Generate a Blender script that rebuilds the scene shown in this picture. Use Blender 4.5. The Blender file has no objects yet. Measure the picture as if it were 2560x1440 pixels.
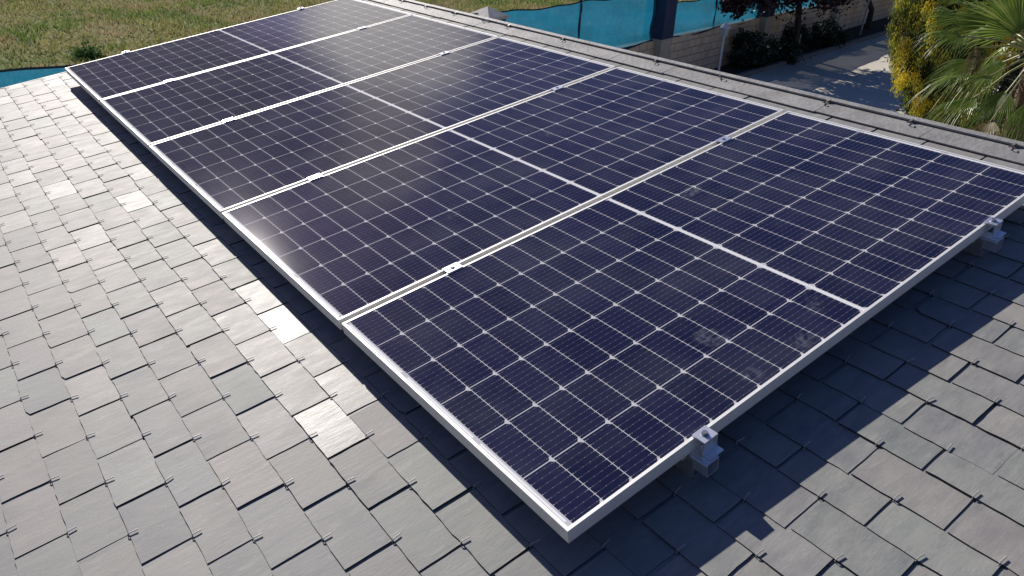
import bpy, bmesh, math, random
import numpy as np
from mathutils import Matrix, Vector

R = math.radians
scene = bpy.context.scene
random.seed(7)
rng = np.random.default_rng(7)

# ------------------------------------------------------------------ camera
cam = bpy.data.objects.new('camera', bpy.data.cameras.new('camera'))
scene.collection.objects.link(cam)
CAM = Vector((-0.8195916, -0.8107944, 4.2))
_r = Vector((0.7922963, -0.6090646, 0.0361506))
_d = Vector((-0.2553738, -0.3848450, -0.8869490))
_f = Vector((0.5541216, 0.6934945, -0.4604505))
cam.matrix_world = Matrix(((_r.x, -_d.x, -_f.x, CAM.x), (_r.y, -_d.y, -_f.y, CAM.y),
                           (_r.z, -_d.z, -_f.z, CAM.z), (0, 0, 0, 1)))
cam.data.sensor_width = 36.0
cam.data.lens = 1885.9 / 2560 * 36.0
cam.data.clip_start = 0.05
cam.data.clip_end = 2000
scene.camera = cam
scene.render.resolution_x, scene.render.resolution_y = 1024, 576

# ------------------------------------------------------------------ sky, sun, exposure
SUN = Vector((0.1104, 0.8499, 0.5152)).normalized()      # towards the sun
SKY_STRENGTH, SUN_STRENGTH, EXPOSURE = 0.05, 5.0, 0.35
world = bpy.data.worlds.new('World')
scene.world = world
world.use_nodes = True
wt = world.node_tree
for n in list(wt.nodes):
    wt.nodes.remove(n)
w_out = wt.nodes.new('ShaderNodeOutputWorld')
w_bg = wt.nodes.new('ShaderNodeBackground')
w_sky = wt.nodes.new('ShaderNodeTexSky')
w_sky.sky_type = 'NISHITA'
w_sky.sun_disc = False
w_sky.sun_elevation = math.asin(SUN.z)
w_sky.sun_rotation = math.atan2(SUN.x, SUN.y)
w_sky.air_density, w_sky.dust_density, w_sky.ozone_density = 1.0, 0.6, 1.6
w_bg.inputs['Strength'].default_value = SKY_STRENGTH


def sky_lobe(direction, inner, outer):
    """soft round mask about a sky direction (angles in degrees)"""
    geo = wt.nodes.new('ShaderNodeNewGeometry')
    neg = wt.nodes.new('ShaderNodeVectorMath'); neg.operation = 'SCALE'; neg.inputs['Scale'].default_value = -1
    wt.links.new(geo.outputs['Incoming'], neg.inputs[0])
    no = wt.nodes.new('ShaderNodeTexNoise'); no.inputs['Scale'].default_value = 5.0; no.inputs['Detail'].default_value = 4
    wt.links.new(neg.outputs[0], no.inputs['Vector'])
    sub = wt.nodes.new('ShaderNodeVectorMath'); sub.operation = 'SUBTRACT'; sub.inputs[1].default_value = (.5, .5, .5)
    wt.links.new(no.outputs['Color'], sub.inputs[0])
    sc = wt.nodes.new('ShaderNodeVectorMath'); sc.operation = 'SCALE'; sc.inputs['Scale'].default_value = 0.10
    wt.links.new(sub.outputs[0], sc.inputs[0])
    ad = wt.nodes.new('ShaderNodeVectorMath'); ad.operation = 'ADD'
    wt.links.new(neg.outputs[0], ad.inputs[0]); wt.links.new(sc.outputs[0], ad.inputs[1])
    nm = wt.nodes.new('ShaderNodeVectorMath'); nm.operation = 'NORMALIZE'
    wt.links.new(ad.outputs[0], nm.inputs[0])
    dt = wt.nodes.new('ShaderNodeVectorMath'); dt.operation = 'DOT_PRODUCT'
    dt.inputs[1].default_value = Vector(direction).normalized()
    wt.links.new(nm.outputs[0], dt.inputs[0])
    mr = wt.nodes.new('ShaderNodeMapRange'); mr.interpolation_type = 'SMOOTHSTEP'
    mr.inputs['From Min'].default_value = math.cos(R(outer)); mr.inputs['From Max'].default_value = math.cos(R(inner))
    wt.links.new(dt.outputs['Value'], mr.inputs['Value'])
    return mr.outputs['Result']


def sky_dir(az, el):
    return (math.cos(R(el)) * math.cos(R(az)), math.cos(R(el)) * math.sin(R(az)), math.sin(R(el)))


w_hs = wt.nodes.new('ShaderNodeHueSaturation')
w_hs.inputs['Saturation'].default_value = 1.30
wt.links.new(w_sky.outputs['Color'], w_hs.inputs['Color'])
w_wb = wt.nodes.new('ShaderNodeMix'); w_wb.data_type = 'RGBA'; w_wb.blend_type = 'MULTIPLY'      # the photo's cool white balance
w_wb.inputs['Factor'].default_value = 1.0; w_wb.inputs['B'].default_value = (1.12, .90, 1.16, 1)
wt.links.new(w_hs.outputs['Color'], w_wb.inputs['A'])
prev = w_wb.outputs['Result']
for dirn, a, b, col, amt in ((sky_dir(65, 17), 3.0, 8.0, (29, 27.6, 25.6, 1), 0.97),
                             (sky_dir(69, 25), 2.0, 6.0, (17, 15.4, 13.4, 1), 0.8),
                             (sky_dir(58, 15), 2.0, 7.0, (12, 12, 12, 1), 0.6),
                             (sky_dir(84, 15), 5.0, 12.0, (2.6, 2.4, 2.3, 1), 0.88),  # unseen dark lobe, added to darken the reflections in the left panels
                             (sky_dir(76, 20), 2.5, 7.0, (3.0, 2.8, 2.7, 1), 0.75)):  # second dark lobe added for the same reflections
    m = sky_lobe(dirn, a, b)
    mul = wt.nodes.new('ShaderNodeMath'); mul.operation = 'MULTIPLY'; mul.inputs[1].default_value = amt
    wt.links.new(m, mul.inputs[0])
    mx = wt.nodes.new('ShaderNodeMix'); mx.data_type = 'RGBA'
    wt.links.new(mul.outputs[0], mx.inputs['Factor'])
    wt.links.new(prev, mx.inputs['A'])
    mx.inputs['B'].default_value = col
    prev = mx.outputs['Result']
wt.links.new(prev, w_bg.inputs['Color'])
wt.links.new(w_bg.outputs[0], w_out.inputs['Surface'])

sun = bpy.data.objects.new('sun', bpy.data.lights.new('sun', 'SUN'))
scene.collection.objects.link(sun)
sun.data.energy = SUN_STRENGTH
sun.data.angle = R(0.53)
sun.data.color = (1.0, 0.945, 0.87)
sun.rotation_euler = SUN.to_track_quat('Z', 'Y').to_euler()
sun.location = (0, 0, 30)
scene.view_settings.view_transform = 'Standard'
scene.view_settings.look = 'None'
scene.view_settings.exposure = EXPOSURE
scene.view_settings.gamma = 1.0
scene.view_settings.use_curve_mapping = False
scene.render.engine = 'CYCLES'
scene.cycles.max_bounces = 6
scene.cycles.transparent_max_bounces = 8

# ------------------------------------------------------------------ helpers
COL = scene.collection
I4 = Matrix.Identity(4)


class MB:
    """collects vertices and faces, links them as ONE mesh object"""
    def __init__(self):
        self.v, self.f = [], []

    def add(self, verts, faces):
        o = len(self.v)
        self.v += [tuple(p) for p in verts]
        self.f += [tuple(i + o for i in f) for f in faces]

    def box(self, c, s, rot=None):
        x, y, z = s[0] / 2, s[1] / 2, s[2] / 2
        vs = [Vector((a * x, b * y, d * z)) for a in (-1, 1) for b in (-1, 1) for d in (-1, 1)]
        if rot is not None:
            vs = [rot @ p for p in vs]
        vs = [p + Vector(c) for p in vs]
        self.add(vs, [(0, 1, 3, 2), (4, 6, 7, 5), (0, 4, 5, 1), (2, 3, 7, 6), (0, 2, 6, 4), (1, 5, 7, 3)])

    def tube(self, pts, radii, n=8, cap=True):
        pts = [Vector(p) for p in pts]
        if not hasattr(radii, '__len__'):
            radii = [radii] * len(pts)
        rings, o = [], len(self.v)
        ref = Vector((0, 0, 1))
        for i, p in enumerate(pts):
            t = (pts[min(i + 1, len(pts) - 1)] - pts[max(i - 1, 0)]).normalized()
            a = ref if abs(t.dot(ref)) < 0.95 else Vector((1, 0, 0))
            u = t.cross(a).normalized(); w = t.cross(u)
            for k in range(n):
                an = 2 * math.pi * k / n
                self.v.append(tuple(p + (u * math.cos(an) + w * math.sin(an)) * radii[i]))
        for i in range(len(pts) - 1):
            for k in range(n):
                a, b = o + i * n + k, o + i * n + (k + 1) % n
                self.f.append((a, b, b + n, a + n))
        if cap:
            self.f.append(tuple(o + k for k in range(n))[::-1])
            self.f.append(tuple(o + (len(pts) - 1) * n + k for k in range(n)))

    def build(self, name, mat, parent=None, matrix=None, smooth=False):
        me = bpy.data.meshes.new(name)
        me.from_pydata(self.v, [], self.f)
        return finish(name, me, mat, parent, matrix, smooth)


def finish(name, me, mat, parent=None, matrix=None, smooth=False):
    me.update()
    if mat is not None:
        me.materials.append(mat)
    if smooth:
        me.polygons.foreach_set('use_smooth', [True] * len(me.polygons))
    o = bpy.data.objects.new(name, me)
    COL.objects.link(o)
    if parent is not None:
        o.parent = parent
    if matrix is not None:
        o.matrix_basis = matrix
    return o


def poly_mesh(name, verts, nper, mat, parent=None, matrix=None, smooth=False):
    """numpy vertices -> separate faces of nper vertices each"""
    verts = np.asarray(verts, dtype=np.float32).reshape(-1, 3)
    nf = len(verts) // nper
    me = bpy.data.meshes.new(name)
    me.vertices.add(len(verts)); me.vertices.foreach_set('co', verts.ravel())
    me.loops.add(len(verts)); me.loops.foreach_set('vertex_index', np.arange(len(verts), dtype=np.int32))
    me.polygons.add(nf)
    me.polygons.foreach_set('loop_start', np.arange(0, nf * nper, nper, dtype=np.int32))
    me.update(calc_edges=True)
    return finish(name, me, mat, parent, matrix, smooth)


def tag(o, label=None, cat=None, group=None, kind=None):
    if label: o['label'] = label
    if cat: o['category'] = cat
    if group: o['group'] = group
    if kind: o['kind'] = kind
    return o


def empty(name, matrix, label, cat, group=None):
    o = bpy.data.objects.new(name, None)
    o.empty_display_size = 0.1
    COL.objects.link(o)
    o.matrix_basis = matrix
    return tag(o, label, cat, group)


def copy_tree(o, parent=None):
    c = o.copy(); COL.objects.link(c)
    if parent is not None: c.parent = parent
    for ch in list(o.children):
        copy_tree(ch, c)
    return c


def at(px, py, z):
    """ground point at height z seen at a photo pixel (2560 x 1440)"""
    d = _r * ((px - 1280) / 1885.9) + _d * ((py - 720) / 1885.9) + _f
    return CAM + d * ((z - CAM.z) / d.z)


def along_ray(px, py, dist):
    d = (_r * ((px - 1280) / 1885.9) + _d * ((py - 720) / 1885.9) + _f).normalized()
    return CAM + d * dist


# ---- materials
class NT:
    def __init__(self, name):
        self.m = bpy.data.materials.new(name)
        self.m.use_nodes = True
        self.t = self.m.node_tree
        self.p = self.t.nodes['Principled BSDF']

    def n(self, kind, **kw):
        nd = self.t.nodes.new('ShaderNode' + kind)
        for k, v in kw.items():
            setattr(nd, k, v)
        return nd

    def l(self, a, b):
        self.t.links.new(a, b)

    def set(self, **kw):
        for k, v in kw.items():
            self.p.inputs[k.replace('_', ' ')].default_value = v

    def math(self, op, a, b=None, c=None):
        nd = self.n('Math', operation=op)
        for i, x in enumerate((a, b, c)):
            if x is None: continue
            if isinstance(x, (int, float)): nd.inputs[i].default_value = x
            else: self.l(x, nd.inputs[i])
        return nd.outputs[0]

    def mix(self, f, a, b, blend='MIX'):
        nd = self.n('Mix', data_type='RGBA', blend_type=blend)
        for s, x in (('Factor', f), ('A', a), ('B', b)):
            if isinstance(x, (int, float)): nd.inputs[s].default_value = x
            elif isinstance(x, tuple): nd.inputs[s].default_value = x if len(x) == 4 else x + (1,)
            else: self.l(x, nd.inputs[s])
        return nd.outputs['Result']

    def noise(self, scale, detail=3, vec=None, rough=0.55, stretch=None):
        if vec is None:
            vec = self.n('TexCoord').outputs['Object']
        if stretch is not None:
            mp = self.n('Mapping'); mp.inputs['Scale'].default_value = stretch
            self.l(vec, mp.inputs['Vector']); vec = mp.outputs['Vector']
        nd = self.n('TexNoise')
        nd.inputs['Scale'].default_value = scale; nd.inputs['Detail'].default_value = detail
        nd.inputs['Roughness'].default_value = rough
        self.l(vec, nd.inputs['Vector'])
        return nd.outputs['Fac']

    def ramp(self, fac, stops):
        nd = self.n('ValToRGB')
        el = nd.color_ramp.elements
        while len(el) < len(stops): el.new(0.5)
        for e, (p, c) in zip(el, stops):
            e.position = p; e.color = c if len(c) == 4 else tuple(c) + (1,)
        self.l(fac, nd.inputs['Fac'])
        return nd.outputs['Color']

    def range(self, v, a, b, c=0.0, d=1.0):
        nd = self.n('MapRange'); nd.clamp = True
        for k, x in (('From Min', a), ('From Max', b), ('To Min', c), ('To Max', d)):
            nd.inputs[k].default_value = x
        self.l(v, nd.inputs['Value'])
        return nd.outputs['Result']

    def bump(self, h, strength, dist=0.01):
        nd = self.n('Bump'); nd.inputs['Strength'].default_value = strength; nd.inputs['Distance'].default_value = dist
        self.l(h, nd.inputs['Height']); self.l(nd.outputs['Normal'], self.p.inputs['Normal'])

    def island(self):
        return self.n('NewGeometry').outputs['Random Per Island']

    def base(self, c):
        self.l(c, self.p.inputs['Base Color'])


def simple(name, col, rough=0.6, metal=0.0, var=0.25, scale=8.0, bump=0.0, spec=0.5):
    k = NT(name)
    n = k.noise(scale, 5)
    k.base(k.ramp(n, [(0.25, tuple(c * (1 - var) for c in col)), (0.75, tuple(min(1, c * (1 + var)) for c in col))]))
    k.set(Roughness=rough, Metallic=metal)
    k.p.inputs['Specular IOR Level'].default_value = spec
    if bump: k.bump(k.noise(scale * 6, 4), bump, 0.01)
    return k.m


# slate: riven grey stone, every slate its own tint
k = NT('riven_slate')
rnd = k.island()
obj = k.n('TexCoord').outputs['Object']
offs = k.n('CombineXYZ'); k.l(k.math('MULTIPLY', rnd, 37.0), offs.inputs[0]); k.l(k.math('MULTIPLY', rnd, 91.0), offs.inputs[1])
va = k.n('VectorMath', operation='ADD'); k.l(obj, va.inputs[0]); k.l(offs.outputs[0], va.inputs[1])
vec = va.outputs[0]
grain = k.noise(9, 6, vec, 0.65, (1.0, 2.6, 1.0))
fine = k.noise(70, 4, vec, 0.7, (1.0, 2.2, 1.0))
blot = k.noise(5, 3, vec)
tint = k.ramp(rnd, [(0.0, (.224, .206, .202)), (0.18, (.172, .190, .182)), (0.34, (.262, .238, .226)), (0.5, (.165, .172, .180)),
                    (0.66, (.270, .254, .238)), (0.82, (.196, .184, .190)), (1.0, (.212, .226, .212))])
c1 = k.mix(k.range(grain, .36, .68, 0, .7), tint, (.31, .304, .274))
c2 = k.mix(k.range(blot, .52, .75, 0, .45), c1, (.14, .144, .150))
c3 = k.mix(k.range(fine, .62, .74, 0, .5), c2, (.36, .35, .33))
pol = k.n('Attribute', attribute_name='polish').outputs['Fac']          # some slates split smoother and shinier than the rest
k.l(k.math('SUBTRACT', k.range(grain, .2, .8, .58, .74), k.math('MULTIPLY', pol, .22)), k.p.inputs['Roughness'])
k.p.inputs['Specular IOR Level'].default_value = 0.42
split = k.noise(16, 7, vec, .75, (.55, 2.4, 1.0))
spk = k.noise(150, 2, vec, .5)
hb = k.math('ADD', k.math('ADD', k.math('MULTIPLY', grain, .5), k.math('MULTIPLY', fine, .30)), k.math('MULTIPLY', k.range(split, .40, .60), .55))
k.bump(hb, 0.14, 0.005)
c4 = k.mix(k.range(split, .56, .68, 0, .5), c3, (.34, .336, .31))
c4 = k.mix(k.range(split, .42, .34, 0, .35), c4, (.115, .118, .125))
c4 = k.mix(k.range(spk, .70, .76, 0, .5), c4, (.42, .41, .38))
c4 = k.mix(k.range(k.noise(2.4, 4, obj, .6), .50, .72, 0, .35), c4, (.15, .15, .148))
k.base(c4)
M_SLATE = k.m
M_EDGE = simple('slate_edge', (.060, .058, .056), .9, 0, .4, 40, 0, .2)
M_DARK = simple('dark_underlay', (.03, .03, .032), .9)
M_HOOK = simple('hook_steel', (.36, .355, .35), .55, .25, .3, 60)
M_HOOKCLIP = simple('ridge_clip_steel', (.16, .15, .14), .5, .6, .3, 60)
M_RIDGE = simple('ridge_slate', (.26, .253, .243), .6, 0, .30, 7, .4)
M_ALU = simple('anodised_aluminium', (.74, .73, .70), .55, .40, .07, 30)
M_CLAMP = simple('mill_aluminium', (.78, .79, .84), .34, .8, .05, 40)
M_GALV = simple('galvanised_steel', (.52, .54, .56), .42, .8, .25, 30)
M_BOLT = simple('bolt_steel', (.5, .5, .5), .3, .9, .1, 60)
M_RENDER = simple('house_render', (.55, .5, .42), .85, 0, .1, 3, .1)

# ------------------------------------------------------------------ solar laminate material
PW, PL, GAP, PU, CG, PS = 1.02483, 2.17339, 0.02135, 0.0881325, 0.014224, 0.168
UB = (PL - 24 * PU - CG) / 2
SB = (PW - 6 * PS) / 2


def laminate(name, smudges):
    k = NT(name)
    sep = k.n('SeparateXYZ'); k.l(k.n('TexCoord').outputs['Object'], sep.inputs[0])
    X, Y = sep.outputs[0], sep.outputs[1]
    xm = k.math('SUBTRACT', PL / 2, k.math('ABSOLUTE', k.math('SUBTRACT', X, PL / 2)))
    ss = k.math('DIVIDE', k.math('SUBTRACT', Y, SB), PS)
    uu = k.math('DIVIDE', k.math('SUBTRACT', xm, UB), PU)
    fs, fu = k.math('FRACT', ss), k.math('FRACT', uu)
    ds = k.math('MULTIPLY', k.math('MINIMUM', fs, k.math('SUBTRACT', 1, fs)), PS)
    du0 = k.math('MULTIPLY', fu, PU); du1 = k.math('MULTIPLY', k.math('SUBTRACT', 1, fu), PU)
    du = k.math('MINIMUM', du0, du1)
    inside = k.math('MULTIPLY', k.math('MULTIPLY', k.math('GREATER_THAN', uu, 0), k.math('LESS_THAN', uu, 12)),
                    k.math('MULTIPLY', k.math('GREATER_THAN', ss, 0), k.math('LESS_THAN', ss, 6)))
    ok = k.math('MULTIPLY', k.math('GREATER_THAN', ds, .0014), k.math('GREATER_THAN', du, .00095))
    ok = k.math('MULTIPLY', ok, k.math('GREATER_THAN', k.math('ADD', ds, du1), .0125))
    cell = k.math('MULTIPLY', inside, ok)
    # busbars along the panel, nine to a cell, with bright solder pads at cell ends
    fb = k.math('FRACT', k.math('MULTIPLY', fs, 9))
    db = k.math('MULTIPLY', k.math('ABSOLUTE', k.math('SUBTRACT', fb, .5)), PS / 9)
    bus = k.math('LESS_THAN', db, .00042)
    pad = k.math('MULTIPLY', k.math('LESS_THAN', db, .0011), k.math('LESS_THAN', du, .0055))
    pad2 = k.math('MULTIPLY', k.math('LESS_THAN', db, .0009),
                  k.math('LESS_THAN', k.math('ABSOLUTE', k.math('SUBTRACT', k.math('FRACT', k.math('MULTIPLY', fu, 4)), .5)), .07))
    # interconnect ribbon in the white margin
    rib = k.math('MULTIPLY', k.math('GREATER_THAN', xm, UB - .0100), k.math('LESS_THAN', xm, UB - .0042))
    fr = k.math('FRACT', k.math('DIVIDE', ss, 2))
    rib = k.math('MULTIPLY', rib, k.math('LESS_THAN', k.math('ABSOLUTE', k.math('SUBTRACT', fr, .5)), .455))
    rib2 = k.math('MULTIPLY', k.math('GREATER_THAN', xm, PL / 2 - .0045), k.math('LESS_THAN', xm, PL / 2 - .0012))
    rib = k.math('MAXIMUM', rib, rib2)
    wn = k.n('TexWhiteNoise', noise_dimensions='2D')
    cb = k.n('CombineXYZ'); k.l(k.math('FLOOR', ss), cb.inputs[0]); k.l(k.math('FLOOR', k.math('DIVIDE', k.math('SUBTRACT', X, UB), PU)), cb.inputs[1])
    k.l(cb.outputs[0], wn.inputs['Vector'])
    ccol = k.mix(wn.outputs['Value'], (.0095, .0120, .038), (.0145, .0155, .049))
    ccol = k.mix(k.math('MULTIPLY', bus, .42), ccol, (.20, .20, .24))
    ccol = k.mix(k.math('MULTIPLY', k.math('MAXIMUM', pad, k.math('MULTIPLY', pad2, .45)), .8), ccol, (.38, .36, .34))
    col = k.mix(cell, (.50, .50, .525), ccol)
    col = k.mix(rib, col, (.8, .8, .8))
    # dust film and hand marks on the glass
    dust = k.range(k.noise(2.2, 6, None, .65, (1.0, 1.6, 1)), .42, .8, 0, .06)
    spk = k.range(k.noise(260, 1, None, .5), .74, .78, 0, .22)
    film = k.math('ADD', dust, k.math('MULTIPLY', spk, k.range(k.noise(7, 2), .45, .65)))
    for (sx, sy, rx, ry, ang, amt) in smudges:
        mp = k.n('Mapping', vector_type='TEXTURE')
        mp.inputs['Location'].default_value = (sx, sy, 0); mp.inputs['Rotation'].default_value = (0, 0, R(ang))
        mp.inputs['Scale'].default_value = (rx, ry, 1)
        k.l(k.n('TexCoord').outputs['Object'], mp.inputs['Vector'])
        fl = k.n('VectorMath', operation='MULTIPLY'); fl.inputs[1].default_value = (1, 1, 0); k.l(mp.outputs[0], fl.inputs[0])
        ln = k.n('VectorMath', operation='LENGTH'); k.l(fl.outputs[0], ln.inputs[0])
        m = k.math('MULTIPLY', k.range(ln.outputs['Value'], .35, 1, 1, 0), k.range(k.noise(45, 3), .42, .62))
        film = k.math('ADD', film, k.math('MULTIPLY', m, amt))
    col = k.mix(film, col, (.55, .56, .58))
    k.base(col)
    k.set(Roughness=.42, IOR=1.0)
    k.p.inputs['Specular IOR Level'].default_value = .008
    k.p.inputs['Coat Weight'].default_value = .70
    k.p.inputs['Coat Roughness'].default_value = .060
    k.p.inputs['Coat IOR'].default_value = 1.29
    k.bump(k.noise(420, 2, None, .6), .03, .0008)
    return k.m


M_LAM = laminate('solar_laminate', [(.62, .30, .05, .018, 20, .10), (1.35, .62, .06, .02, 60, .09)])
M_LAM_FRONT = laminate('solar_laminate_with_hand_marks', [(.705, .222, .045, .055, 30, .16), (.86, .04, .05, .04, 20, .12),
                                                           (1.33, .83, .055, .032, 10, .24), (.66, .05, .04, .03, 0, .10),
                                                           (1.02, .12, .07, .03, 40, .06)])

# ------------------------------------------------------------------ roof frame of reference
PITCH = R(9.8)
ZP = 3.0484                                     # height of the panels' low front corner over the ground
T = Matrix.Translation((0, 0, ZP)) @ Matrix.Rotation(-PITCH, 4, 'Y')   # local x = up the slope, y = along the ridge, z = off the roof
ZR = -0.115                                     # roof face below the glass
RIDGE_U, TOP_U, VERGE = 2.590, 2.463, 5.595
EAVE_U, NEAR_S = -2.05, -3.6

# ------------------------------------------------------------------ house
house = empty('house', I4, 'low house under a grey slate roof that carries the solar panels', 'house')

# roof deck, carries everything
mb = MB()
mb.box(((EAVE_U + RIDGE_U) / 2, (NEAR_S + VERGE) / 2 - .01, ZR - .045), (RIDGE_U - EAVE_U - .02, VERGE - NEAR_S - .03, .06))
roof_matrix = T
roof = mb.build('roof', M_DARK, house, roof_matrix)

# slate courses (u of each course edge measured up the slope)
KU = {0: -.843, 1: -.728, 2: -.606, 3: -.498, 4: -.374, 5: -.256, 6: -.138, 10: .305, 11: .412, 12: .534, 13: .641, 14: .767, 15: .867, 16: .985, 17: 1.092, 29: TOP_U}
ks = sorted(KU)
def course_u(i):
    if i < 0: return KU[0] + i * .1155
    return float(np.interp(i, ks, [KU[a] for a in ks]))
K0 = int((EAVE_U - KU[0]) / .1155)
PER = .2237
sl = MB()
hooks = []
rs = random.Random(11)
# slates that happen to lie square to the sun's mirror direction
def sun_normal(u, s):
    p = T @ Vector((u, s, ZR))
    h = ((CAM - p).normalized() + SUN).normalized()
    return (T.to_3x3().inverted() @ h).normalized()
glint = ((6, 1.315, .9), (6, 1.09, .45), (6, .98, .7), (6, .83, .12), (5, .745, .9), (5, .98, .40), (5, 1.2, .35), (7, 1.5, .6), (4, .85, .30), (5, 1.42, .3), (6, 1.6, .5))
polish = []
for i in range(K0, 29):
    u0, u1 = course_u(i), course_u(i + 1)
    ph = 1.102 if i % 2 else 1.102 - PER / 2       # joints of this course sit under the hooks of the next
    n0, n1 = int(math.floor((NEAR_S - ph) / PER)), int(math.ceil((VERGE - ph) / PER))
    joint = {n: ph + n * PER + rs.uniform(-.004, .004) for n in range(n0, n1 + 2)}
    for n in range(n0, n1 + 1):
        g0 = max(.0018, rs.gauss(.0046, .0014)); g1 = max(.0018, rs.gauss(.0046, .0014))
        a, b = max(joint[n] + g0, NEAR_S), min(joint[n + 1] - g1, VERGE)
        if b - a < .03: continue
        th = rs.uniform(.0074, .0092)
        low = u0 + rs.gauss(0, .0025)
        top = u0 + .30 if i < 27 else TOP_U + .02
        tilt = math.tan(R(1.85 + rs.gauss(0, .20))); roll = math.tan(R(rs.gauss(0, .28)))
        g = max([q for ci, cs, q in glint if ci == i and a < cs < b] or [0])
        if g:
            nn = sun_normal((u0 + u1) / 2, (a + b) / 2)
            tilt = tilt * (1 - g) + (nn.x * -1 / nn.z) * g
            roll = roll * (1 - g) + (nn.y * -1 / nn.z) * -g
            tilt = max(.030, min(.037, tilt)); roll = max(-.005, min(.005, roll))
        mid = (a + b) / 2
        zt = lambda u, s: ZR + th - .0015 + rise - (u - low) * tilt + (s - mid) * roll
        rise = rs.uniform(0, .0010)
        # outline: chipped lower edge, straight sides
        out = []
        ns = 9
        ch0, ch1 = (rs.random() < .04) * rs.uniform(.004, .010), (rs.random() < .04) * rs.uniform(.006, .016)
        for q in range(ns + 1):
            f = q / ns
            du = rs.gauss(0, .0007)
            if q == 0: du += ch0
            if q == ns: du += ch1
            out.append((low + du, a + (b - a) * f))
        for q in range(1, 5):
            out.append((low + (u1 - low + .01) * q / 4, b + rs.gauss(0, .0006)))
        out.append((top, b)); out.append((top, a))
        for q in range(4, 0, -1):
            out.append((low + (u1 - low + .01) * q / 4, a + rs.gauss(0, .0006)))
        nv = len(out)
        vs = [(u, s, zt(u, s)) for u, s in out] + [(u, s, zt(u, s) - th - (0.006 if g else 0)) for u, s in out]
        fs = [tuple(range(nv))[::-1]] + [(q, (q + 1) % nv, nv + (q + 1) % nv, nv + q) for q in range(nv)]
        sl.add(vs, fs)
        polish += [g if g else max(0, rs.gauss(0, .12))] * len(vs)
        # the hook at the middle of the lower edge
        hooks.append((low, mid + rs.uniform(-.004, .004), zt(low, mid), th))
slates = sl.build('slates', M_SLATE, roof, None)
slates.data.materials.append(M_EDGE)                    # chiselled edges, the shade of the joints painted into their dark colour
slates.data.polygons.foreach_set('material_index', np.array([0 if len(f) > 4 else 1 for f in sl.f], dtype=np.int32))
_pa = slates.data.attributes.new('polish', 'FLOAT', 'POINT'); _pa.data.foreach_set('value', np.array(polish, dtype=np.float32))

# slate hooks: bent wire over the lower edge, about a hundred nearest ones apart, the rest as one
def hook_shape(m, u, s, z, yaw=0.0, ln=.021):
    pts = [(-.0030, 0, -.0065), (-.0032, 0, -.002), (-.0024, 0, .0026), (.0008, 0, .0044), (.006, 0, .0046), (ln, 0, .0042)]
    ca, sa = math.cos(yaw), math.sin(yaw)
    m.tube([(u + x * ca, s + x * sa, z + w) for x, y, w in pts], .0016, 6)
cam_l = T.inverted() @ CAM
def in_view(u, s):
    p = T @ Vector((u, s, ZR)) - CAM
    d = p.dot(_f)
    if d <= .2: return False
    x = 1280 + 1885.9 * p.dot(_r) / d; y = 720 + 1885.9 * p.dot(_d) / d
    return -20 < x < 2580 and -20 < y < 1460
def hidden(u, s):
    q = Vector((u, s, ZR)); d = cam_l - q; t = -ZR / d.z; h = q + d * t
    return -.01 < h.x < PL + .01 and -.01 < h.y < 5.22
vis = [h for h in hooks if in_view(h[0], h[1]) and not hidden(h[0], h[1])]
vis.sort(key=lambda h: (Vector(h[:3]) - cam_l).length)
near, ids = vis[:95], None
nearset = set(near)
hm = MB(); hook_shape(hm, 0, 0, 0)
proto = hm.build('slate_hook', M_HOOK, roof, Matrix.Translation(near[0][:3]))
for h in near[1:]:
    c = proto.copy(); COL.objects.link(c); c.parent = roof
    c.matrix_basis = Matrix.Translation(h[:3]) @ Matrix.Rotation(rs.gauss(0, .10), 4, 'Z')
rest = MB()
for h in hooks:
    if h not in nearset: hook_shape(rest, *h[:3], yaw=rs.gauss(0, .1))
tag(rest.build('slate_hooks', M_HOOK, roof), kind='stuff')

# ridge: a row of ridge slates laid level with the ridge, an upper lip standing over it, and its fixing clips
rg = MB()
s = NEAR_S
while s < VERGE - .05:
    e = min(s + rs.uniform(.42, .5), VERGE)
    z = ZR + .0115 + rs.uniform(0, .0012); t = .005
    lo = TOP_U - .002 + rs.gauss(0, .0015)
    rg.add([(lo, s + .0015, z), (lo + .004, e - .0015, z), (2.60, e - .0015, z + .004), (2.60, s + .0015, z + .004),
            (lo, s + .0015, z - t), (lo + .004, e - .0015, z - t), (2.60, e - .0015, z - t), (2.60, s + .0015, z - t)],
           [(3, 2, 1, 0), (0, 1, 5, 4), (1, 2, 6, 5), (2, 3, 7, 6), (3, 0, 4, 7)])
    s = e
rg.build('ridge_slates', M_RIDGE, roof)
lp = MB()
s = NEAR_S
while s < VERGE - .05:
    e = min(s + rs.uniform(.42, .5), VERGE)
    lp.box((2.600, (s + e) / 2, ZR + .0255 + rs.uniform(-.001, .001)), (.030, e - s - .0015, .008), Matrix.Rotation(R(-6), 3, 'Y'))
    lp.box((2.611, (s + e) / 2, ZR + .012), (.006, e - s, .030))
    s = e
lp.build('ridge_lip', M_RIDGE, roof)
cl = MB()
cl.tube([(.045, .012, .004), (.010, .012, .004), (-.004, .010, .006), (-.010, .002, .012), (-.006, -.010, .012), (.004, -.014, .006), (.010, -.012, .004)], .0024, 6)
cl.box((.026, .012, .009), (.018, .009, .004), Matrix.Rotation(R(-20), 3, 'Y'))
clip_s = [5.019, 4.631, 4.236, 3.839, 3.566, 2.97, 2.165, 1.691, 1.091, .68, .266, -.2, -.65, -1.1]
cproto = None
for i, s in enumerate(clip_s):
    mx = Matrix.Translation((2.552, s, ZR + .018)) @ Matrix.Rotation(rs.gauss(0, .5), 4, 'Z')
    if cproto is None: c = cproto = cl.build('ridge_clip', M_HOOKCLIP, roof, mx)
    else:
        c = cproto.copy(); COL.objects.link(c); c.parent = roof; c.matrix_basis = mx
vt = MB()
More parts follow.
